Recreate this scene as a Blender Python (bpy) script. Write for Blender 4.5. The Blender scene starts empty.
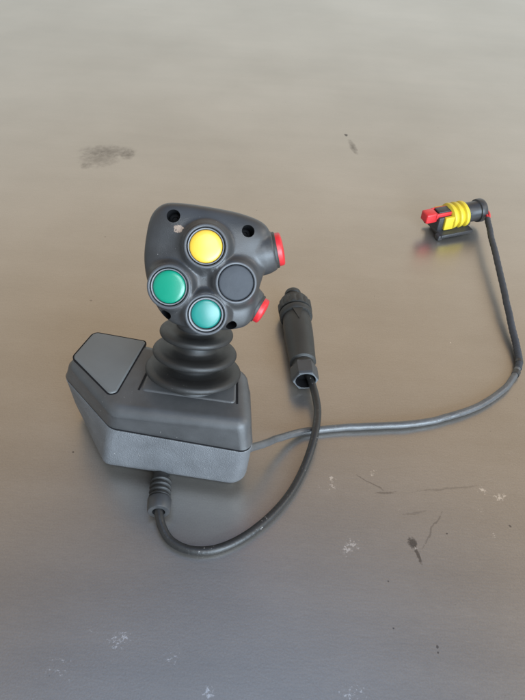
import bpy, bmesh, math, random
from mathutils.bvhtree import BVHTree
from mathutils import Vector, Matrix, noise as mnoise
random.seed(7)
V = Vector
sc = bpy.context.scene
col = sc.collection

# ------------------------------------------------------------------ camera
W0, H0, FPX = 525.0, 700.0, 640.0
PITCH, ROLL, CH = math.radians(44), math.radians(4), 0.35
CAM = V((0, 0, CH))
F = V((0, math.cos(PITCH), -math.sin(PITCH)))
U0 = V((0, math.sin(PITCH), math.cos(PITCH))); R0 = V((1, 0, 0))
CR = R0*math.cos(ROLL) + U0*math.sin(ROLL)
CU = U0*math.cos(ROLL) - R0*math.sin(ROLL)
def ray(px, py): return F*FPX + CR*(px-W0/2) - CU*(py-H0/2)
def at(px, py, z=0.0):                       # survey point of the photograph on a level plane
    d = ray(px, py); return CAM + d*((z-CH)/d.z)
def at_depth(px, py, dep): return CAM + ray(px, py)*(dep/FPX)
def depth(p): return (p-CAM).dot(F)
def proj(p):
    q = p-CAM; d = q.dot(F); return (W0/2+q.dot(CR)*FPX/d, H0/2-q.dot(CU)*FPX/d)
cd = bpy.data.cameras.new('camera'); cam = bpy.data.objects.new('camera', cd); col.objects.link(cam)
cam.matrix_world = Matrix(((CR.x, CU.x, -F.x, CAM.x), (CR.y, CU.y, -F.y, CAM.y), (CR.z, CU.z, -F.z, CAM.z), (0,0,0,1)))
cd.sensor_fit = 'VERTICAL'; cd.sensor_height = 36; cd.lens = 36*FPX/H0
cd.clip_start = 0.01; cd.clip_end = 100
sc.camera = cam

# ------------------------------------------------------------------ materials
class NT:
    def __init__(s, name):
        s.m = bpy.data.materials.new(name); s.m.use_nodes = True; s.t = s.m.node_tree
        s.b = s.t.nodes['Principled BSDF']
    def n(s, ty, **k):
        o = s.t.nodes.new(ty)
        for a, v in k.items():
            if a in o.inputs: o.inputs[a].default_value = v
            else: setattr(o, a, v)
        return o
    def l(s, a, b): s.t.links.new(a, b)
    def coord(s): return s.n('ShaderNodeTexCoord').outputs['Object']
    def noise(s, vec, scale, detail=3, rough=.5):
        o = s.n('ShaderNodeTexNoise'); o.inputs['Scale'].default_value = scale
        o.inputs['Detail'].default_value = detail; o.inputs['Roughness'].default_value = rough
        s.l(vec, o.inputs['Vector']); return o.outputs['Fac']
    def ramp(s, fac, a, b, c0=(0,0,0,1), c1=(1,1,1,1)):
        r = s.n('ShaderNodeValToRGB'); e = r.color_ramp.elements
        e[0].position, e[1].position = a, b; e[0].color, e[1].color = c0, c1
        s.l(fac, r.inputs['Fac']); return r.outputs['Color']
    def math(s, op, a, b=None, c=None, clamp=False):
        o = s.n('ShaderNodeMath'); o.operation = op; o.use_clamp = clamp
        for i, v in enumerate((a, b, c)):
            if v is None: continue
            if isinstance(v, (int, float)): o.inputs[i].default_value = v
            else: s.l(v, o.inputs[i])
        return o.outputs[0]
    def mix(s, fac, a, b, mode='MIX'):
        o = s.n('ShaderNodeMix'); o.data_type = 'RGBA'; o.blend_type = mode
        for i, v in ((0, fac), (6, a), (7, b)):
            if isinstance(v, (int, float)): o.inputs[i].default_value = v
            elif isinstance(v, tuple): o.inputs[i].default_value = v
            else: s.l(v, o.inputs[i])
        return o.outputs[2]
    def bump(s, h, strength, dist):
        o = s.n('ShaderNodeBump'); o.inputs['Strength'].default_value = strength
        o.inputs['Distance'].default_value = dist; s.l(h, o.inputs['Height']); return o.outputs[0]

def plastic(name, c, rough=.5, grain=2600, gs=.25, gd=.0003, spec=.5, dust=.0, var=.18, coat=0):
    k = NT(name); co = k.coord(); b = k.b
    big = k.noise(co, 60, 4, .6)
    c0 = tuple(x*(1-var) for x in c)+(1,); c1 = tuple(min(1, x*(1+var)) for x in c)+(1,)
    base = k.ramp(big, .3, .7, c0, c1)
    if dust:
        f = k.ramp(k.noise(co, 650, 2, .5), .785-dust, .80-dust)
        g = k.ramp(k.noise(co, 45, 1, .5), .5, .62)
        base = k.mix(k.math('MULTIPLY', k.math('MULTIPLY', f, g), .55), base, (.42, .40, .38, 1))
    k.l(base, b.inputs['Base Color'])
    r = k.noise(co, 150, 4, .6)
    k.l(k.math('MULTIPLY_ADD', r, .16, rough-.08), b.inputs['Roughness'])
    b.inputs['Specular IOR Level'].default_value = spec
    if coat: b.inputs['Coat Weight'].default_value = coat; b.inputs['Coat Roughness'].default_value = .25
    if gs: k.l(k.bump(k.noise(co, grain, 2, .6), gs, gd), b.inputs['Normal'])
    return k.m

M = {}
M['shell'] = plastic('lit_textured_grey_plastic', (.110, .115, .123), .44, 1300, .8, .0006, .6, dust=.05)  # same plastic as the lid; frontal light put into a paler, bluer colour
M['lid'] = plastic('satin_grey_plastic', (.054, .055, .057), .40, 2200, .25, .0003, .5, dust=.05)
M['pad'] = plastic('smooth_grey_pad', (.108, .111, .110), .5, 3000, .1, .0002, .45, dust=.03, var=.05)
M['dark'] = plastic('black_gap', (.006, .006, .007), .7, 2600, 0, 0, .2)
M['rubber'] = plastic('black_rubber', (.017, .017, .017), .48, 1800, .2, .0003, .45, dust=.06)
M['bezel'] = plastic('satin_bezel_plastic', (.062, .066, .073), .40, 2600, .15, .0002, .5, var=.08)
M['inner'] = plastic('grey_button_ring', (.15, .157, .165), .45, 2600, .1, .0002, .5, var=.05)
M['yellow'] = plastic('yellow_cap', (.70, .42, .04), .36, 900, 0, 0, .6, var=.03, coat=.3)
M['green'] = plastic('green_cap', (.0, .215, .13), .30, 900, 0, 0, .6, var=.04, coat=.3)
M['teal'] = plastic('pale_green_cap', (.006, .18, .15), .36, 900, 0, 0, .6, var=.04, coat=.3)
M['blank'] = plastic('grey_blank_cap', (.036, .040, .047), .58, 500, .25, .0004, .3, var=.12)
M['red'] = plastic('red_cap', (.5, .014, .02), .38, 900, 0, 0, .5, var=.06)
M['conn'] = plastic('black_connector_plastic', (.020, .0195, .018), .5, 2000, .2, .0003, .45, dust=.03)
M['nut'] = plastic('grey_nut_plastic', (.035, .036, .038), .42, 2000, .15, .0002, .5, dust=.04)
M['rim'] = plastic('pale_nut_edge', (.10, .11, .12), .4, 2000, .15, .0002, .5)  # end rim, paler than the rest of the nut
M['cable'] = plastic('black_cable_jacket', (.016, .016, .016), .42, 500, .3, .0006, .5, dust=.10)
M['grey_cable'] = plastic('grey_cable_jacket', (.070, .072, .075), .36, 260, .35, .001, .6, dust=.04)
M['sleeve'] = plastic('braided_sleeve', (.032, .036, .044), .55, 900, .5, .0006, .4, dust=.03)
M['tape'] = plastic('black_tape', (.022, .022, .023), .4, 700, .5, .0006, .5)
M['seal'] = plastic('yellow_seal', (.62, .47, .03), .5, 900, 0, 0, .5, var=.08)
M['housing'] = plastic('dark_housing', (.03, .031, .034), .4, 1500, .1, .0002, .5)
M['redlock'] = plastic('red_lock', (.58, .025, .03), .4, 900, 0, 0, .5)

# ------------------------------------------------------------------ helpers
def tag(o, label=None, cat=None, group=None, kind=None):
    for k, v in (('label', label), ('category', cat), ('group', group), ('kind', kind)):
        if v: o[k] = v
    return o
def thing(name, loc, label, cat):
    o = bpy.data.objects.new(name, None); o.empty_display_size = .01; col.objects.link(o); o.location = loc
    return tag(o, label, cat)
def root_loc(o):
    while o.parent: o = o.parent
    return V(o.location)
def obj(name, bm, mat, parent=None, smooth=True, angle=40):
    me = bpy.data.meshes.new(name)
    bmesh.ops.recalc_face_normals(bm, faces=bm.faces[:])
    if parent is not None:
        bmesh.ops.translate(bm, verts=bm.verts[:], vec=-root_loc(parent))
    bm.to_mesh(me); bm.free()
    for m in (mat if isinstance(mat, list) else [mat]): me.materials.append(m)
    if smooth:
        me.polygons.foreach_set('use_smooth', [True]*len(me.polygons))
        me.set_sharp_from_angle(angle=math.radians(angle))
    o = bpy.data.objects.new(name, me); col.objects.link(o)
    if parent is not None: o.parent = parent
    return o
def basis(axis, hint=None):
    a = axis.normalized(); h = hint or (V((0,0,1)) if abs(a.z) < .9 else V((0,1,0)))
    x = (h - a*h.dot(a)).normalized(); return x, a.cross(x), a
def lathe(bm, prof, o, axis, seg=64, cap0=True, cap1=True, hint=None, mat=0):
    x, y, a = basis(axis, hint); rows = []
    for r, h in prof:
        rows.append([bm.verts.new(o + a*h + (x*math.cos(t)+y*math.sin(t))*r) for t in (2*math.pi*i/seg for i in range(seg))])
    for p, q in zip(rows, rows[1:]):
        for i in range(seg):
            j = (i+1) % seg; f = bm.faces.new((p[i], p[j], q[j], q[i])); f.material_index = mat
    if cap0: bm.faces.new(rows[0]).material_index = mat
    if cap1: bm.faces.new(rows[-1]).material_index = mat
    return bm
def spline(pts, n=10):
    out = []; P = [pts[0]*2-pts[1]] + pts + [pts[-1]*2-pts[-2]]
    for i in range(1, len(P)-2):
        a, b, c, d = P[i-1:i+3]
        for k in range(n):
            t = k/n
            out.append(.5*((2*b)+(c-a)*t+(2*a-5*b+4*c-d)*t*t+(3*b-a-3*c+d)*t**3))
    out.append(pts[-1]); return out
def tube(bm, pts, r, seg=16, mat=0, cap=True):
    n = len(pts); rows = []; up = V((0, 0, 1))
    for i, p in enumerate(pts):
        t = (pts[min(i+1, n-1)]-pts[max(i-1, 0)]).normalized()
        x = t.cross(up)
        if x.length < 1e-4: x = V((1, 0, 0))
        x.normalize(); y = x.cross(t); rr = r(i/(n-1)) if callable(r) else r
        rows.append([bm.verts.new(p+(x*math.cos(a)+y*math.sin(a))*rr) for a in (2*math.pi*k/seg for k in range(seg))])
    for p, q in zip(rows, rows[1:]):
        for k in range(seg):
            j = (k+1) % seg; bm.faces.new((p[k], p[j], q[j], q[k])).material_index = mat
    if cap: bm.faces.new(rows[0]); bm.faces.new(rows[-1])
    return bm
def round_poly(pts, rad, seg=10):
    out = []; n = len(pts)
    for i in range(n):
        p, a, b = pts[i], pts[i-1], pts[(i+1) % n]
        u = (a-p).normalized(); v = (b-p).normalized()
        half = math.acos(max(-1, min(1, u.dot(v))))/2
        t = min(rad[i]/math.tan(half), .48*(a-p).length, .48*(b-p).length); r = t*math.tan(half)
        c = p+(u+v).normalized()*(r/math.sin(half)); s, e = p+u*t-c, p+v*t-c
        for k in range(seg+1):
            f = k/seg; ang = math.pi-2*half
            w = (s*math.sin((1-f)*ang)+e*math.sin(f*ang))/math.sin(ang) if ang > 1e-4 else s.lerp(e, f)
            out.append(c+w)
    return out
def offset(poly, d):                        # inwards on a CCW polygon (seen from +z)
    out = []; n = len(poly)
    for i in range(n):
        a, p, b = poly[i-1], poly[i], poly[(i+1) % n]
        e0 = (p-a); e1 = (b-p); e0.z = e1.z = 0
        if e0.length < 1e-9: e0 = e1
        if e1.length < 1e-9: e1 = e0
        e0.normalize(); e1.normalize()
        m = V((-e0.y-e1.y, e0.x+e1.x, 0)).normalized(); cs = max(.5, m.dot(V((-e0.y, e0.x, 0))))
        out.append(p+m*(d/cs))
    return out
def loft(bm, rows, cap0=True, cap1=True, mat=0):
    vr = [[bm.verts.new(p) for p in r] for r in rows]; n = len(vr[0])
    for p, q in zip(vr, vr[1:]):
        for i in range(n):
            j = (i+1) % n; bm.faces.new((p[i], p[j], q[j], q[i])).material_index = mat
    if cap0: bm.faces.new(vr[0]).material_index = mat
    if cap1: bm.faces.new(vr[-1]).material_index = mat
    return bm
def setz(poly, z): return [V((p.x, p.y, z)) for p in poly]

# ------------------------------------------------------------------ tabletop (steel sheet)
def table_material():
    k = NT('steel_tabletop'); b = k.b; co = k.coord()
    mp = k.n('ShaderNodeMapping'); mp.inputs['Scale'].default_value = (1.0, 7.0, 1); mp.inputs['Rotation'].default_value = (0, 0, -.07)
    k.l(co, mp.inputs['Vector'])
    streak = k.noise(mp.outputs[0], 5, 5, .6)
    fine = k.noise(mp.outputs[0], 120, 4, .7)
    big = k.noise(co, 4.5, 4, .55)
    base = k.ramp(big, .34, .66, TB0, TB1)
    base = k.mix(.14, base, k.ramp(streak, .35, .65, (.42,.42,.42,1), (.60,.60,.60,1)), 'OVERLAY')
    base = k.mix(.16, base, k.ramp(fine, .3, .7, (.40,.40,.40,1), (.62,.62,.62,1)), 'OVERLAY')
    wob = k.n('ShaderNodeTexNoise'); wob.inputs['Scale'].default_value = 90; wob.inputs['Detail'].default_value = 4
    k.l(co, wob.inputs['Vector'])
    nfine = k.noise(co, 520, 4, .7); nmid = k.noise(co, 170, 5, .7)
    def spot(px, py, rx, ry, rot, colr, amt, kind):
        nonlocal base
        p = at(px, py, 0); m2 = k.n('ShaderNodeMapping'); m2.vector_type = 'TEXTURE'
        m2.inputs['Location'].default_value = (p.x, p.y, 0); m2.inputs['Rotation'].default_value = (0, 0, rot)
        m2.inputs['Scale'].default_value = (rx, ry, 1); k.l(cow, m2.inputs['Vector'])
        ln = k.n('ShaderNodeVectorMath'); ln.operation = 'LENGTH'; k.l(m2.outputs[0], ln.inputs[0])
        fall = k.math('SUBTRACT', 1.0, ln.outputs['Value'], clamp=True)
        if kind == 'f': f = k.ramp(k.math('MULTIPLY_ADD', fall, .26, nfine), .70, .78)        # flaky
        elif kind == 's': f = k.ramp(k.math('MULTIPLY_ADD', fall, .50, nmid), .45, 1.05)      # smudge
        else: f = k.ramp(k.math('MULTIPLY_ADD', fall, .7, nfine), .62, .90)                  # solid
        f = k.math('MULTIPLY', k.math('MULTIPLY', f, amt), k.math('MULTIPLY', fall, 4.0, clamp=True))
        base = k.mix(f, base, colr)
    # domain wobble keeps the marks irregular
    wv = k.n('ShaderNodeVectorMath'); wv.operation = 'SCALE'; wv.inputs['Scale'].default_value = .006
    ws = k.n('ShaderNodeVectorMath'); ws.operation = 'SUBTRACT'; ws.inputs[1].default_value = (.5, .5, .5)
    k.l(wob.outputs['Color'], ws.inputs[0]); k.l(ws.outputs[0], wv.inputs[0])
    wa = k.n('ShaderNodeVectorMath'); wa.operation = 'ADD'; k.l(co, wa.inputs[0]); k.l(wv.outputs[0], wa.inputs[1])
    wz = k.n('ShaderNodeVectorMath'); wz.operation = 'MULTIPLY'; wz.inputs[1].default_value = (1, 1, 0); k.l(wa.outputs[0], wz.inputs[0]); cow = wz.outputs[0]
    WH = (.85, .85, .83, 1); DK = (.035, .032, .032, 1); SM = (.10, .09, .08, 1)
    spot(108, 151, .036, .017, .1, SM, .62, 's'); spot(99, 159, .026, .022, 0, SM, .5, 's'); spot(128, 155, .009, .014, 0, SM, .6, 's'); spot(86, 166, .008, .008, 0, SM, .45, 's')
    spot(353, 147, .005, .022, .2, SM, .8, 's'); spot(346, 135, .0032, .0045, 0, DK, .9, 'd')
    spot(412, 542, .0034, .0062, .2, (.05,.045,.042,1), .7, 'd'); spot(418, 554, .0016, .0085, .25, SM, .75, 'd'); spot(415, 548, .004, .003, .5, WH, .7, 'f')
    spot(432, 530, .0010, .024, -.55, SM, .36, 'd'); spot(371, 483, .016, .0010, -.55, SM, .42, 'd'); spot(385, 493, .010, .0012, .15, SM, .42, 'd')
    spot(448, 489, .034, .0012, .2, SM, .25, 'd'); spot(414, 513, .012, .0016, .3, SM, .25, 'd')
    def many(pts, kind, colr):
        nonlocal base
        acc = None
        for x, y, r, am in pts:
            d = k.n('ShaderNodeVectorMath'); d.operation = 'DISTANCE'; k.l(cow, d.inputs[0]); d.inputs[1].default_value = at(x, y, 0)
            f = k.math('MULTIPLY_ADD', d.outputs['Value'], -am/r, am)
            acc = f if acc is None else k.math('MAXIMUM', acc, f)
        acc = k.math('MAXIMUM', acc, 0.0)
        f = k.ramp(k.math('MULTIPLY_ADD', acc, .28, nfine), .68, .76) if kind == 'f' else k.ramp(acc, .15, .5)
        base = k.mix(k.math('MULTIPLY', k.math('MULTIPLY', f, .62), k.math('MULTIPLY', acc, 5.0, clamp=True)), base, colr)
    many(((332,478,.0045,.95),(332,486,.0045,.95),(373,473,.0045,.8),(483,490,.0050,1),(498,497,.0055,1),(503,495,.004,.9),(482,511,.0045,.7),(492,534,.0035,.6),(346,548,.0070,.95),(353,543,.006,.95),(200,551,.007,.6),(170,533,.003,.5),(116,641,.008,.8),(124,638,.006,.8),(174,657,.008,.55),(210,691,.004,.95),(210,697,.0045,1),(350,696,.009,.7),(360,693,.006,.6),(90,630,.004,.5),(318,487,.0025,.6),(400,510,.003,.5),(60,668,.012,.45)), 'f', WH)
    many(tuple((x, y, r, 1) for x, y, r in ((438,646,.0014),(438,652,.0011),(447,535,.0010),(511,526,.0012),(389,582,.0008),(73,452,.0011),(394,629,.0008))), 'd', DK)
    grit = k.noise(co, 1100, 2, .6); base = k.mix(.30, base, k.ramp(grit, .3, .7, (.40,.40,.40,1), (.60,.60,.60,1)), 'OVERLAY')
    # scattered tiny flecks
    fl = k.ramp(k.noise(co, 260, 2, .4), .795, .81); pch = k.ramp(k.noise(co, 14, 2, .5), .48, .6)
    base = k.mix(k.math('MULTIPLY', k.math('MULTIPLY', fl, pch), .5), base, WH)
    fd = k.ramp(k.noise(co, 215, 2, .4), .20, .215, (1,1,1,1), (0,0,0,1))
    base = k.mix(k.math('MULTIPLY', fd, .35), base, DK)
    k.l(base, b.inputs['Base Color'])
    b.inputs['Metallic'].default_value = TMET
    rr = k.math('MULTIPLY_ADD', streak, .05, TROUGH); rr = k.math('MULTIPLY_ADD', fine, .06, rr)
    k.l(rr, b.inputs['Roughness'])
    b.inputs['Specular IOR Level'].default_value = .5
    k.l(k.bump(k.noise(co, 700, 2, .6), .12, .0004), b.inputs['Normal'])
    return k.m
TB0, TB1, TMET, TROUGH = (.345, .328, .303, 1), (.402, .385, .360, 1), .82, .262
bm = bmesh.new()
bmesh.ops.create_grid(bm, x_segments=40, y_segments=40, size=2.5)
bmesh.ops.translate(bm, verts=bm.verts[:], vec=V((0, 1.2, 0)))
tag(obj('tabletop', bm, table_material(), None, False), kind='structure')

# ------------------------------------------------------------------ joystick base
ZB, ZS, ZT = .008, .041, .061
ctr = (at(104,466)+at(246,488)+at(76,400))/3; ctr.z = 0
joy = thing('joystick', at(175, 440), 'dark grey control joystick with four round face buttons, ribbed bellows and an angular base', 'joystick')
T = [at(111,410,ZT), at(251,426,ZT), at(246,368,ZT), at(97,331,ZT), at(68,360,ZT)]
S = [at(110,429,ZS), at(253,454,ZS), None, None, at(63,376,ZS)]
S[2] = V((T[2].x+.003, T[2].y+.003, ZS)); S[3] = V((T[3].x-.001, T[3].y+.003, ZS))
B = [at(103,467,ZB), at(247,489,ZB), None, None, at(74.5,402,ZB)]
B[2] = V((S[2].x-.004, S[2].y-.003, ZB)); B[3] = V((S[3].x+.003, S[3].y-.003, ZB))
RAD = [.012, .007, .010, .006, .007]
Sp, Tp, Bp = round_poly(S, RAD), round_poly(T, RAD), round_poly(B, [.008, .010, .010, .006, .006])
GAP = .0017
bm = bmesh.new(); rows = [setz(offset(Bp, .0070), ZB+.0002)]
for k in range(5):
    a = k/4*math.pi/2; f = .16*(1-math.cos(a))
    rows.append([p.lerp(q, .006+f) for p, q in zip(offset(Bp, .0042*(1-math.sin(a))), Sp)])
rows += [[p.lerp(q, f) for p, q in zip(Bp, Sp)] for f in (.4, .7, .95)]
rows += [setz(Sp, ZS-GAP*.5-.0003), setz(offset(Sp, .0003), ZS-GAP*.5)]
loft(bm, rows); shell = obj('lower_shell', bm, M['shell'], joy, True, 35)
bm = bmesh.new(); loft(bm, [setz(offset(Sp, .0006), ZS-.002), setz(offset(Sp, .0005), ZS-.0006), setz(offset(Sp, .0006), ZS+.0006), setz(offset(Sp, .0014), ZS+.002)])
obj('seam', bm, M['dark'], joy)
bm = bmesh.new(); loft(bm, [setz(offset(Bp, .0085), .0002), setz(offset(Bp, .0075), .001), setz(offset(Bp, .0075), ZB+.001)]); obj('foot', bm, M['rubber'], joy)
bm = bmesh.new(); rb = .0065
rows = [setz(offset(Sp, .0003), ZS+GAP*.5), setz(Sp, ZS+GAP*.5+.0004)]
rows += [[p.lerp(q, f) for p, q in zip(Sp, Tp)] for f in (.2, .45, .66)]
for k in range(1, 9):
    a = k/8*math.pi/2
    rows.append([V((p.x, p.y, ZT-rb*(1-math.sin(a)))) for p in offset(Tp, rb*.9*(1-math.cos(a)) - .0012*(1-k/8))])
loft(bm, rows); lid = obj('lid', bm, M['lid'], joy, True, 50)
# pad on the wing, in a dark groove
PD = [at(*p, ZT) for p in ((109.5,394.5), (116.5,392.5), (146,342), (94.5,332.8), (73,357.5))]
PDp = round_poly(PD, [.004, .0025, .002, .004, .004])
bm = bmesh.new(); loft(bm, [setz(offset(PDp, -.0009), ZT-.001), setz(offset(PDp, -.0009), ZT+.0002)]); obj('groove', bm, M['dark'], lid)
bm = bmesh.new(); loft(bm, [setz(PDp, ZT-.001), setz(PDp, ZT+.0003), setz(offset(PDp, .0004), ZT+.0008), setz(offset(PDp, .0012), ZT+.0010)])
obj('pad', bm, M['pad'], lid, True, 50)
# insert plate under the bellows and its two side slots
PL = [at(140,391,ZT), at(236.2,404.5,ZT), at(236.8,376,ZT), at(156,352,ZT)]
PLp = round_poly(PL, [.003]*4)
bm = bmesh.new(); loft(bm, [setz(PLp, ZT-.001), setz(offset(PLp, .0006), ZT+.0006), setz(offset(PLp, .0016), ZT+.0009)])
obj('mounting_plate', bm, M['lid'], lid, True, 60)
for a, b in (((138.7,390), (150,366)), ((237.2,404), (237.2,380))):
    p, q = at(*a, ZT), at(*b, ZT); n = (q-p).cross(V((0,0,1))).normalized()*.0006
    bm = bmesh.new(); sq = [p-n, p+n, q+n, q-n]
    loft(bm, [setz(sq, ZT-.001), setz(sq, ZT+.00025)]); obj('slot', bm, M['dark'], lid)

# ------------------------------------------------------------------ bellows
P0 = at(192.5, 380, ZT+.0008)
LEAN = math.radians(19)
AX = V((.06, math.sin(LEAN), math.cos(LEAN))).normalized()
def rpx(px, p): return px*depth(p)/FPX
R1 = rpx(47.5, P0+AX*.008); R2 = rpx(42.0, P0+AX*.021); R3 = rpx(36.8, P0+AX*.035)
def ringp(R, h, rt, vr, h0, h1):            # underside from the valley, rounded rim, sloping top back to the valley
    o = [(vr, h0), (vr+.0012, h0+.0002), (R*.74, h-rt*1.0)]
    for a in range(-75, 76, 15):
        t = math.radians(a); o.append((R-rt+rt*math.cos(t), h+rt*math.sin(t)))
    return o+[(R*.84, h+rt*1.35), (R*.70, h1-.0012), (vr+.001, h1-.0002), (vr, h1+.0006)]
prof = [(R1*.62, -.0015), (R1*.58, .002)]
prof += ringp(R1, .0072, .0022, R1*.50, .0030, .0106)
prof += ringp(R2, .0193, .0021, R2*.50, .0150, .0224)
prof += ringp(R3, .0320, .0021, R3*.54, .0278, .0352)
prof += [(R3*.55, .046), (R3*.5, .055)]
bm = bmesh.new(); lathe(bm, prof, P0, AX, 96)
bell = obj('bellows', bm, M['rubber'], joy, True, 70)

# ------------------------------------------------------------------ grip head
a0 = P0+AX*.066
HD = depth(a0)-.020
HC = at_depth(206, 281, HD)                 # centre of the button cluster, on the front face
N = (CAM-HC).normalized()
HU = (CU - N*CU.dot(N)).normalized(); HR = HU.cross(N).normalized()
K = HD/FPX
def hp(px, py, n=0.0): return HC + HR*((px-206)*K) + HU*((281-py)*K) + N*(n*K)
BTN = [('yellow', 206.0, 248.0, 21.6, 15.9), ('green', 170.5, 287.0, 21.8, 16.1), ('blank', 235.0, 282.5, 20.8, 17.6), ('teal', 206.0, 313.5, 21.0, 14.8)]
OUT = [(164,206.5),(152.5,218),(147,240),(145.3,262),(148.5,283),(157,306),(168.5,320),(184,327),(206,330),(230,329.5),(247,325),(256,311),(259,290),(266,265),(270,237),(263.5,223.5),(242,214.5),(211,208.5),(181,205)]
OC = V((206, 268, 0))
_o = [V((x, y, 0)) for x, y in OUT]; op = spline(_o[-3:]+_o+_o[:3], 12)[36:36+12*len(_o)]
def sstep(a, b, x):
    t = max(0, min(1, (x-a)/(b-a))); return t*t*(3-2*t)
DF, DB = 17.0, 62.0
def front(x, y):                            # extra relief of the front face
    h = 0; rec = 0
    for _, bx_, by_, ro, rc in BTN:
        d = math.hypot(x-bx_, y-by_); h = max(h, 1-sstep(ro-1.0, ro+6.5, d)); rec = max(rec, 1-sstep(ro-4.5, ro-2.5, d))
    g = math.hypot(x-206, y-281)
    return h*7.0 - rec*12.0 - 3.0*math.exp(-((x-168)**2+(y-247)**2)/260.0) - 1.0*math.exp(-((x-247)**2+(y-250)**2)/200.0)
bm = bmesh.new(); rows = []; NF, NB = 40, 34
cen = bm.verts.new(hp(OC.x, OC.y, DF+front(OC.x, OC.y)))
for i in range(1, NF+NB):
    ph = (i/NF)*math.pi/2 if i <= NF else math.pi/2+(i-NF)/NB*math.pi/2
    if i <= NF:
        rr = math.sin(ph)**.75; n = DF*max(0, math.cos(ph))**.85
    else:
        q = (i-NF)/NB; rr = math.cos(q*math.pi/2)**.6; n = -DB*math.sin(q*math.pi/2)**1.1
    row = []
    for p in op:
        x = OC.x+(p.x-OC.x)*rr; y = OC.y+(p.y-OC.y)*rr
        if i > NF: x -= 4*q; y += 10*q
        e = front(x, y)*sstep(1.0, .86, rr) if i <= NF else 0
        row.append(bm.verts.new(hp(x, y, n+e)))
    rows.append(row)
m_ = len(op)
for j in range(m_): bm.faces.new((cen, rows[0][j], rows[0][(j+1) % m_]))
for p, q in zip(rows, rows[1:]):
    for j in range(m_):
        k = (j+1) % m_; bm.faces.new((p[j], q[j], q[k], p[k]))
bm.faces.new(rows[-1])
LUG = [(276.0, 249.0, V((.965, .20, .10)), 18.5, -9.0), (258.5, 308.5, V((.86, -.50, .10)), 15.0, -10.0)]
def hdir(v): return (HR*v.x + HU*v.y + N*v.z).normalized()
for lx, ly, d, r, n in LUG:
    dv = hdir(d); lathe(bm, [((r-2)*K, -34*K), ((r+5)*K, -22*K), ((r+4.2)*K, -10*K), ((r+2.0)*K, -3*K), ((r+.8)*K, -.5*K)], hp(lx, ly, n), dv, 48)
lathe(bm, [(R3*.56, -.030), (R3*.50, -.008), (R3*.52, .012)], a0, AX, 48)   # neck
grip = obj('grip', bm, [M['lid'], M['dark']], joy)
def bake(o):
    dg = bpy.context.evaluated_depsgraph_get(); dg.update()
    me = bpy.data.meshes.new_from_object(o.evaluated_get(dg)); old = o.data; o.modifiers.clear(); o.data = me; me.name = 'grip'
    bpy.data.meshes.remove(old)
rm = grip.modifiers.new('r', 'REMESH'); rm.mode = 'VOXEL'; rm.voxel_size = .00055; rm.use_smooth_shade = True
sm = grip.modifiers.new('s', 'SMOOTH'); sm.factor = .5; sm.iterations = 12
bake(grip)
# four deep screw holes
HOLES = [(174.0, 217.5, 6.6, (-.10, .18)), (248.0, 231.0, 6.3, (.2, .2)), (166.0, 315.0, 5.6, (-.35, -.3)), (231.5, 325.5, 5.6, (.1, -.5))]
_bvh = {}
def surface(px, py):
    key = grip.data.as_pointer()
    if key not in _bvh: _bvh.clear(); _bvh[key] = BVHTree.FromObject(grip, bpy.context.evaluated_depsgraph_get())
    rl = root_loc(grip); d = (hp(px, py, 0)-CAM).normalized(); hit = _bvh[key].ray_cast(CAM-rl, d)
    return (hit[0]+rl, hit[1]) if hit[0] is not None else (None, None)
import numpy as np
cut = bmesh.new(); hole_at = []
for x, y, r, t in HOLES:
    p, nn = surface(x, y); ax = hdir(V((t[0], t[1], 1)))
    hole_at.append((p, ax, r)); lathe(cut, [(r*K, -16*K), (r*K, 14*K)], p, ax, 40)
co_ = obj('cutter', cut, [M['lid'], M['dark']], joy)
for f in co_.data.polygons: f.material_index = 1
bo = grip.modifiers.new('b', 'BOOLEAN'); bo.operation = 'DIFFERENCE'; bo.object = co_; bo.solver = 'EXACT'
bake(grip); me_ = co_.data; bpy.data.objects.remove(co_); bpy.data.meshes.remove(me_)
grip.data.polygons.foreach_set('use_smooth', [True]*len(grip.data.polygons)); grip.data.set_sharp_from_angle(angle=math.radians(55))
for p, ax, r in hole_at:
    bm = bmesh.new(); lathe(bm, [(r*.9*K, -16.5*K), (r*.9*K, -14*K), (r*.6*K, -13*K), (r*.45*K, -13*K), (r*.4*K, -15*K)], p, ax, 24)
    obj('screw', bm, M['dark'], grip)
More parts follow.
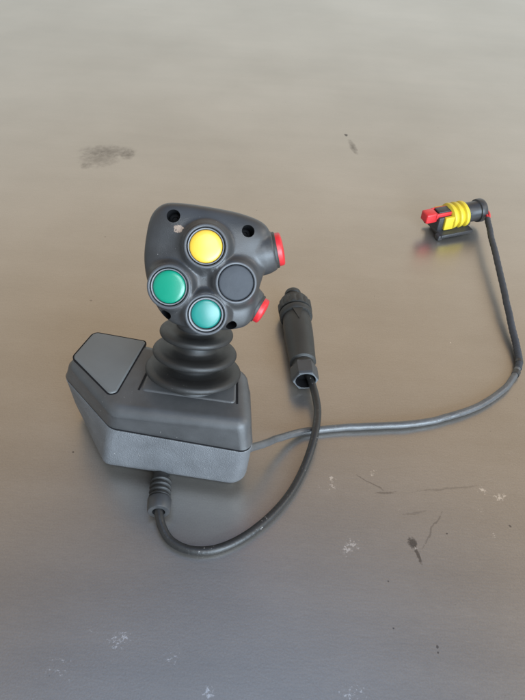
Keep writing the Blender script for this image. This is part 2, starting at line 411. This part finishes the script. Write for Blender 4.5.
# buttons
for nm, x, y, ro, rc in BTN:
    smp = []
    for q in range(48):
        t = 2*math.pi*q/48; h, _n = surface(x+(ro+.5)*math.cos(t), y+(ro+.5)*math.sin(t))
        if h is not None:
            h = h-HC; smp.append((h.dot(HR)/K, h.dot(HU)/K, h.dot(N)/K))
    smp = np.array(smp); smp = smp[smp[:, 2] > smp[:, 2].max()-14]
    A = np.c_[smp[:, 0]-(x-206), smp[:, 1]-(281-y), np.ones(len(smp))]
    cf = np.linalg.lstsq(A, smp[:, 2], rcond=None)[0]
    print('button', nm, len(smp), cf)
    lim = .30
    gx, gy = max(-lim, min(lim, cf[0]*.75)), max(-lim, min(lim, cf[1]*.75))
    ax = hdir(V((-gx, -gy, 1))); o = hp(x, y, float(cf[2])+.3)
    k_ = lambda a: [(r*K, h*K) for r, h in a]
    bm = bmesh.new()
    lathe(bm, k_([(ro+1.5, -9), (ro+.6, -3), (ro-.1, 1.0), (ro-.6, 1.9), (ro-1.3, 2.3), (ro-2.3, 2.3), (ro-2.9, 1.9), (ro-3.1, 1.0), (ro-3.1, -6)]), o, ax, 72, True, True)
    bz = obj('bezel', bm, M['bezel'], grip, True, 45)
    ri = ro-3.1
    bm = bmesh.new(); lathe(bm, k_([(ri+.2, -1.6), (ri-1.6, -1.4)]), o, ax, 72, False, True); obj('groove', bm, M['dark'], bz)
    if nm == 'blank':
        prof = [(rc-.4, -2), (rc-.4, .6), (rc-.9, 1.3), (rc-2.0, 1.6), (rc*.5, 1.75), (rc*.05, 1.8)]
        bm = bmesh.new(); lathe(bm, k_(prof), o, ax, 72, True, True); c = obj('button', bm, M[nm], grip, True, 50)
        c['label'] = 'grey blank button cap'
    else:
        bm = bmesh.new(); lathe(bm, k_([(ri-.9, -2), (ri-.9, .8), (ri-1.2, 1.4), (rc+.6, 1.2), (rc+.4, .4), (rc+.3, -2)]), o, ax, 72, True, False)
        obj('button_ring', bm, M['inner'], bz, True, 45)
        hh = .2 if nm != 'teal' else -1.2
        prof = [(rc, -4), (rc, hh-.8), (rc-.5, hh), (rc-1.4, hh+.5)] + [(rc*f, hh+.5+1.6*(1-f*f)) for f in (.85, .7, .55, .4, .25, .1, .02)]
        bm = bmesh.new(); lathe(bm, k_(prof), o, ax, 72, True, True); c = obj('button', bm, M[nm], grip, True, 50)
        c['label'] = {'yellow': 'yellow round button cap', 'green': 'green round button cap', 'teal': 'pale turquoise round button cap'}[nm]
for (lx, ly, d, r, n) in LUG:
    dv = hdir(d); o = hp(lx, ly, n)
    bm = bmesh.new(); lathe(bm, [(r*K, -3*K), (r*K, 1.2*K), ((r-.8)*K, 2.0*K), ((r-2.2)*K, 2.0*K)], o, dv, 56); bz = obj('bezel', bm, M['conn'], grip, True, 45)
    bm = bmesh.new(); q = r-1.6
    lathe(bm, [(a*K, b*K) for a, b in [(q, 1), (q, 6.0), (q-.8, 7.2), (q-2.2, 7.8), (q*.5, 8.6), (q*.05, 8.9)]], o, dv, 56)
    c = obj('side_button', bm, M['red'], grip, True, 50)

# small worn chip on the grip, as part of its surface
def add_chip(mat, p, rad):
    k = NT.__new__(NT); k.m = mat; k.t = mat.node_tree; k.b = k.t.nodes['Principled BSDF']
    src = k.b.inputs['Base Color'].links[0].from_socket; co = k.coord()
    ds = k.n('ShaderNodeVectorMath'); ds.operation = 'DISTANCE'; k.l(co, ds.inputs[0]); ds.inputs[1].default_value = p
    fall = k.math('SUBTRACT', 1.0, k.math('DIVIDE', ds.outputs['Value'], rad), clamp=True)
    f = k.ramp(k.math('MULTIPLY_ADD', fall, .5, k.noise(co, 700, 4, .7)), .70, .76)
    f = k.math('MULTIPLY', f, k.math('MULTIPLY', fall, 4.0, clamp=True))
    k.l(k.mix(k.math('MULTIPLY', f, .8), src, (.30, .22, .17, 1)), k.b.inputs['Base Color'])
gm = plastic('grip_plastic', (.032, .0325, .034), .35, 2200, .25, .0003, .5, dust=.05); grip.data.materials[0] = gm
add_chip(gm, surface(179, 230)[0]-root_loc(grip), .0036)

# ------------------------------------------------------------------ cable gland on the base front
g0 = at(160.8, 483.5, .0072); g1 = at(158.6, 512, .0076)
GA = (g1-g0).normalized(); GL = (g1-g0).length
gr = rpx(11.3, g1)
bm = bmesh.new()
prof = [(gr*.8, -.012)]
for i in range(4):
    h = i*.0036-.002; prof += [(gr*.74, h), (gr*.98, h+.0009), (gr*1.0, h+.0019), (gr*.76, h+.0029)]
prof += [(gr*.74, GL-.0085)]
lathe(bm, prof, g0, GA, 48); gl = obj('cable_gland', bm, M['rubber'], joy, True, 40)
bm = bmesh.new(); lathe(bm, [(gr*.7, GL-.0093), (gr*1.02, GL-.0088), (gr*1.08, GL-.008), (gr*1.02, GL-.001), (gr*.94, GL), (gr*.58, GL+.0001), (gr*.5, GL-.005)], g0, GA, 48)
obj('gland_nut', bm, M['nut'], gl, True, 40)

# ------------------------------------------------------------------ round connector
c0 = at(293.5, 299, .0118); c1 = at(305.5, 381, .0112)
CA = (c1-c0).normalized(); CL = (c1-c0).length; cr = rpx(16.6, (c0+c1)/2)
conn = thing('round_connector', V(((c0+c1)/2).to_tuple()[:2]+(0,)), 'black round threaded cable connector with hexagonal end nut lying beside the joystick grip', 'connector')
L = lambda a: [(r*cr, h*CL) for r, h in a]
bm = bmesh.new(); lathe(bm, L([(.44, -.085), (.50, -.08), (.53, -.07), (.53, -.04), (.47, -.035), (.47, .0), (.56, .005), (.56, .09)]), c0, CA, 48); obj('plug_tip', bm, M['conn'], conn, True, 35)
bm = bmesh.new(); lathe(bm, L([(.5, .035), (.84, .042), (.90, .05), (.91, .085), (.99, .09), (1.06, .098), (1.06, .12), (1.06, .15), (1.06, .175), (1.02, .185), (.89, .187), (.89, .20), (.98, .203), (1.02, .21), (1.02, .25), (.97, .262), (.6, .263)]), c0, CA, 112)
for v in bm.verts:                           # moulded finger ribs round the ring
    q = v.co-c0; h = q.dot(CA)/CL; r = q-CA*q.dot(CA)
    if .094 < h < .18 and r.length > cr:
        xx, yy, _a = basis(CA); t = math.atan2(r.dot(yy), r.dot(xx)); v.co = c0+CA*q.dot(CA)+r*(1-.055*(.5+.5*math.cos(14*t))**3)
ring = obj('coupling_ring', bm, M['conn'], conn, True, 35)
X, Y, A_ = basis(CA, V((0, 0, 1)))
bm = bmesh.new(); lathe(bm, L([(.6, .255), (.86, .262), (.85, .27), (.85, .30), (.88, .345), (.88, .44), (.86, .52), (.81, .66), (.77, .78), (.77, .80), (.68, .805), (.62, .81), (.62, .88)]), c0, CA, 64); body = obj('body', bm, M['conn'], conn, True, 35)
# moulded arrow on top of the body
bm = bmesh.new(); q = [c0+X*cr*.87+Y*cr*s+CA*CL*h for s, h in ((-.34, .255), (.34, .255), (.0, .40))]
loft(bm, [[p-X*cr*.1 for p in q], [p+X*cr*.055 for p in q]]); obj('arrow_mark', bm, M['conn'], body, False)
nr = cr*.78
bm = bmesh.new(); lathe(bm, [(nr*.93, CL*.845), (nr, CL*.865), (nr, CL*.975), (nr*.94, CL*.995)], c0, CA, 6, True, False, hint=V((.5, 0, 1)))
nut = obj('hex_nut', bm, M['nut'], conn, False)
x6, y6, _ = basis(CA, V((.5, 0, 1)))
bm = bmesh.new(); seg = 48; rings = []
def hexr(t): return 1/ (math.cos(((t) % (math.pi/3))-math.pi/6)) * math.cos(math.pi/6)
for f, h, hx in ((.94, .995, 1), (.90, 1.003, 1), (.77, 1.003, 0), (.73, .998, 0)):
    rings.append([c0+CA*CL*h+(x6*math.cos(t)+y6*math.sin(t))*nr*f*(hexr(t) if hx else 1) for t in (2*math.pi*i/seg for i in range(seg))])
loft(bm, rings, False, False); obj('nut_rim', bm, M['rim'], nut, True, 35)
bm = bmesh.new(); lathe(bm, [(nr*.73, CL*.9985), (nr*.71, CL*.99), (nr*.70, CL*.91), (nr*.3, CL*.91)], c0, CA, 32, False, True); obj('nut_bore', bm, M['dark'], nut)

# ------------------------------------------------------------------ black cable
RC = .0027
cpx = [(158.3,508,.0085),(159.5,517,.0075),(162.5,528,.0055),(170,540,.0035),(183,548,.0028),(199,551,.0027),(217,549,.0027),(237,541,.0027),(257,528,.0027),(276,511,.0027),(292,491,.0028),(304,468,.0038),(312,446,.0068),(316,428,.0086),(317.5,410,.0084),(315,394,.0088),(311,381,.0098),(306.5,371,.0108)]
bm = bmesh.new(); tube(bm, spline([at(*p) for p in cpx], 10), RC, 20)
cab = obj('connector_cable', bm, M['cable']); tag(cab, 'black cable looping from the front of the joystick base to the round connector', 'cable')

# ------------------------------------------------------------------ grey cable with sleeve
RG = .0025
gpx = [(240,452,.0350),(250,448.5,.0310),(262,444.5,.0240),(280,438,.0110),(300,432.5,.0038),(325,429,.0029),(355,427,.0029),(385,426,.0029),(415,423.5,.0029),(442,418.5,.0029),(467,411,.0029),(489,400,.0029),(505,388,.0029),(514,377,.0030),(518,368,.0031)]
spx = [(518,369,.0031),(519,360,.0033),(517,349,.0042),(513,332,.0062),(508,309,.0092),(502,282,.0115),(496,256,.0140),(491,236,.0155),(487.5,219,.0168)]
pw = thing('sleeved_cable', at(400, 425), 'thin grey cable curving from the right side of the base up to the yellow plug', 'cable')
def wob(pts, a=.0006):
    return [p+V((mnoise.noise(p*90), mnoise.noise(p*90+V((5,0,0))), abs(mnoise.noise(p*70+V((0,9,0))))))*a for p in pts]
bm = bmesh.new(); tube(bm, wob(spline([at(*p) for p in gpx], 12)), RG, 20); obj('jacket', bm, M['grey_cable'], pw)
bm = bmesh.new(); tube(bm, wob(spline([at(*p) for p in spx], 14), .0003), lambda t: .0028+.00014*math.sin(t*240), 20); obj('sleeve', bm, M['sleeve'], pw)
sl = spline([at(*p) for p in [gpx[-2]]+spx[:4]], 12)
for a, b, r in ((3, 8, .0030), (20, 23, .0031)):
    bm = bmesh.new(); tube(bm, sl[a:b+1], r, 20); obj('tape_band', bm, M['tape'], pw, True, 50)
for dx, dy in ((0, 0), (2.2, -1.5)):
    bm = bmesh.new(); tube(bm, spline([at(488+dx*.3,222,.0165), at(487+dx,216+dy,.0174), at(484+dx,212+dy,.0174), at(478,209.5+dy*.5,.0168)], 8), .0013, 12); obj('wire', bm, M['redlock'], pw)

# ------------------------------------------------------------------ sealed plug with yellow seal
s0 = at(423, 220.5, .0150); s1 = at(482.5, 209.5, .0168)
SA = (s1-s0).normalized(); SL = (s1-s0).length; px_ = SL/60.5
SX, SY, _ = basis(SA, V((0, 0, 1)))          # SX up, SY sideways
plug = thing('sealed_plug', V((s0.x*.5+s1.x*.5, s0.y*.5+s1.y*.5, 0)), 'small black cable plug with ribbed yellow seal and red lock tab at right', 'plug')
def bx(bm, a0_, a1_, y0, y1, z0, z1, bev=.6, mat=0):     # a block in plug pixels: along, sideways, up
    def P(a, y, z): return s0+SA*a*px_+SY*y*px_+SX*z*px_
    vs = [bm.verts.new(P(a, y, z)) for a in (a0_, a1_) for y in (y0, y1) for z in (z0, z1)]
    fs = [(0,1,3,2),(4,6,7,5),(0,4,5,1),(2,3,7,6),(0,2,6,4),(1,5,7,3)]
    faces = [bm.faces.new([vs[i] for i in f]) for f in fs]
    bmesh.ops.bevel(bm, geom=list({e for f in faces for e in f.edges}), offset=bev*px_, segments=3, affect='EDGES', profile=.5)
LS = lambda a: [(r*px_, h*px_) for r, h in a]
bm = bmesh.new(); bx(bm, 11, 45, -8, 8, -8.5, 4.5, .9); bx(bm, 12, 28, -4.2, 4.2, 3, 8.2, .7); housing = obj('housing', bm, M['housing'], plug, True, 30)
bm = bmesh.new(); bx(bm, 0, 11, -5.2, 5.2, -1.0, 7.8, 1.3); bx(bm, 9, 28, -5.8, -4.2, 2.5, 7.6, .5); bx(bm, 9, 28, 4.2, 5.8, 2.5, 7.6, .5); obj('lock_tab', bm, M['redlock'], plug, True, 30)
bm = bmesh.new()
prof = [(9, 23.5)]
for i in range(3):
    h = 24+i*6.0; prof += [(10.2, h), (12.2, h+1.0), (12.5, h+2.4), (12.2, h+3.8), (10.4, h+5.2)]
prof += [(9, 42.2)]
x_, y_, a_ = SX, SY, SA
lathe(bm, LS(prof), s0, SA, 48)
bmesh.ops.scale(bm, vec=V((1, 1, .88)), space=Matrix.Translation(-s0), verts=bm.verts[:]); seal = obj('seal', bm, M['seal'], plug, True, 40)
bm = bmesh.new(); bx(bm, 16, 25, -10.5, -7, -7, 5, .7); bx(bm, 16, 25, 7, 10.5, -7, 5, .7); obj('seal_flange', bm, M['seal'], seal, True, 30)
bm = bmesh.new(); lathe(bm, LS([(7, 40), (8.8, 41), (8.8, 53), (8.9, 53.3), (10.2, 53.8), (10.4, 55), (10.4, 58), (9.8, 59.5), (7.4, 60), (6.6, 58)]), s0, SA, 48); obj('rear_collar', bm, M['housing'], plug, True, 35)
# latch arm under the housing, standing on the table
zb = -(s0.z-.0005)/px_
bm = bmesh.new(); bx(bm, 9, 40, -11.5, -9, -10.5, -8.6, .5); bx(bm, 11, 43, -11, 16.5, -11, -7.6, .8); bx(bm, 15, 40, -9, 7, zb+.2, -10, .6); bx(bm, 8.5, 13, 10, 16, -13, -8.2, .8); obj('latch', bm, M['housing'], plug, True, 30)

# ------------------------------------------------------------------ light
w = bpy.data.worlds.new('World'); sc.world = w; w.use_nodes = True; nt = w.node_tree
bg = nt.nodes['Background']; tc = nt.nodes.new('ShaderNodeTexCoord'); sx = nt.nodes.new('ShaderNodeSeparateXYZ'); rp = nt.nodes.new('ShaderNodeValToRGB')
nt.links.new(tc.outputs['Generated'], sx.inputs[0]); mx = nt.nodes.new('ShaderNodeMath'); mx.operation = 'MULTIPLY_ADD'; mx.inputs[1].default_value = .4; nt.links.new(sx.outputs['Y'], mx.inputs[0])
mx2 = nt.nodes.new('ShaderNodeMath'); mx2.operation = 'MULTIPLY_ADD'; mx2.inputs[1].default_value = .10; mx2.inputs[2].default_value = .6; nt.links.new(sx.outputs['X'], mx2.inputs[0]); nt.links.new(mx2.outputs[0], mx.inputs[2])
mm = nt.nodes.new('ShaderNodeVectorMath'); mm.operation = 'SCALE'; nt.links.new(rp.outputs[0], mm.inputs[0]); nt.links.new(mx.outputs[0], mm.inputs['Scale']); nt.links.new(mm.outputs[0], bg.inputs['Color'])
nt.links.new(sx.outputs['Z'], rp.inputs['Fac'])
cr_ = rp.color_ramp
WS = [(.0, (1.15,1.25,1.25,1)), (.30, (1.15,1.24,1.22,1)), (.51, (1.18,1.03,.84,1)), (.69, (1.0,.66,.31,1)), (.775, (.78,.52,.24,1)), (.825, (.40,.27,.17,1)), (.865, (.13,.085,.09,1)), (.915, (.11,.16,.38,1)), (.955, (.56,.86,1.40,1))]
cr_.elements[0].position, cr_.elements[0].color = WS[0]; cr_.elements[1].position, cr_.elements[1].color = WS[-1]
for p, c in WS[1:-1]:
    e = cr_.elements.new(p); e.color = c
bg.inputs['Strength'].default_value = 1.0
def area(name, loc, target, size, size_y, power, colr):
    l = bpy.data.lights.new(name, 'AREA'); l.shape = 'RECTANGLE'; l.size = size; l.size_y = size_y; l.energy = power; l.color = colr
    o = bpy.data.objects.new(name, l); col.objects.link(o); o.location = loc
    o.rotation_euler = (V(target)-V(loc)).to_track_quat('-Z', 'Y').to_euler(); return o
area('window_light', (1.4, -2.05, .95), (0, .3, .05), 2.4, 1.6, 190, (.70, .85, 1.0))
area('skylight', (.5, -1.2, 2.1), (0, .3, 0), 1.2, 1.0, 32, (.84, .92, 1.0))
area('ceiling_light', (1.5, .25, 1.2), (.05, .35, 0), .7, .7, 7, (1.0, .96, .9))

sc.render.engine = 'CYCLES'
sc.view_settings.view_transform = 'Standard'; sc.view_settings.look = 'None'; sc.view_settings.exposure = 0; sc.view_settings.gamma = 1
sc.cycles.max_bounces = 6; sc.cycles.diffuse_bounces = 3; sc.cycles.glossy_bounces = 3
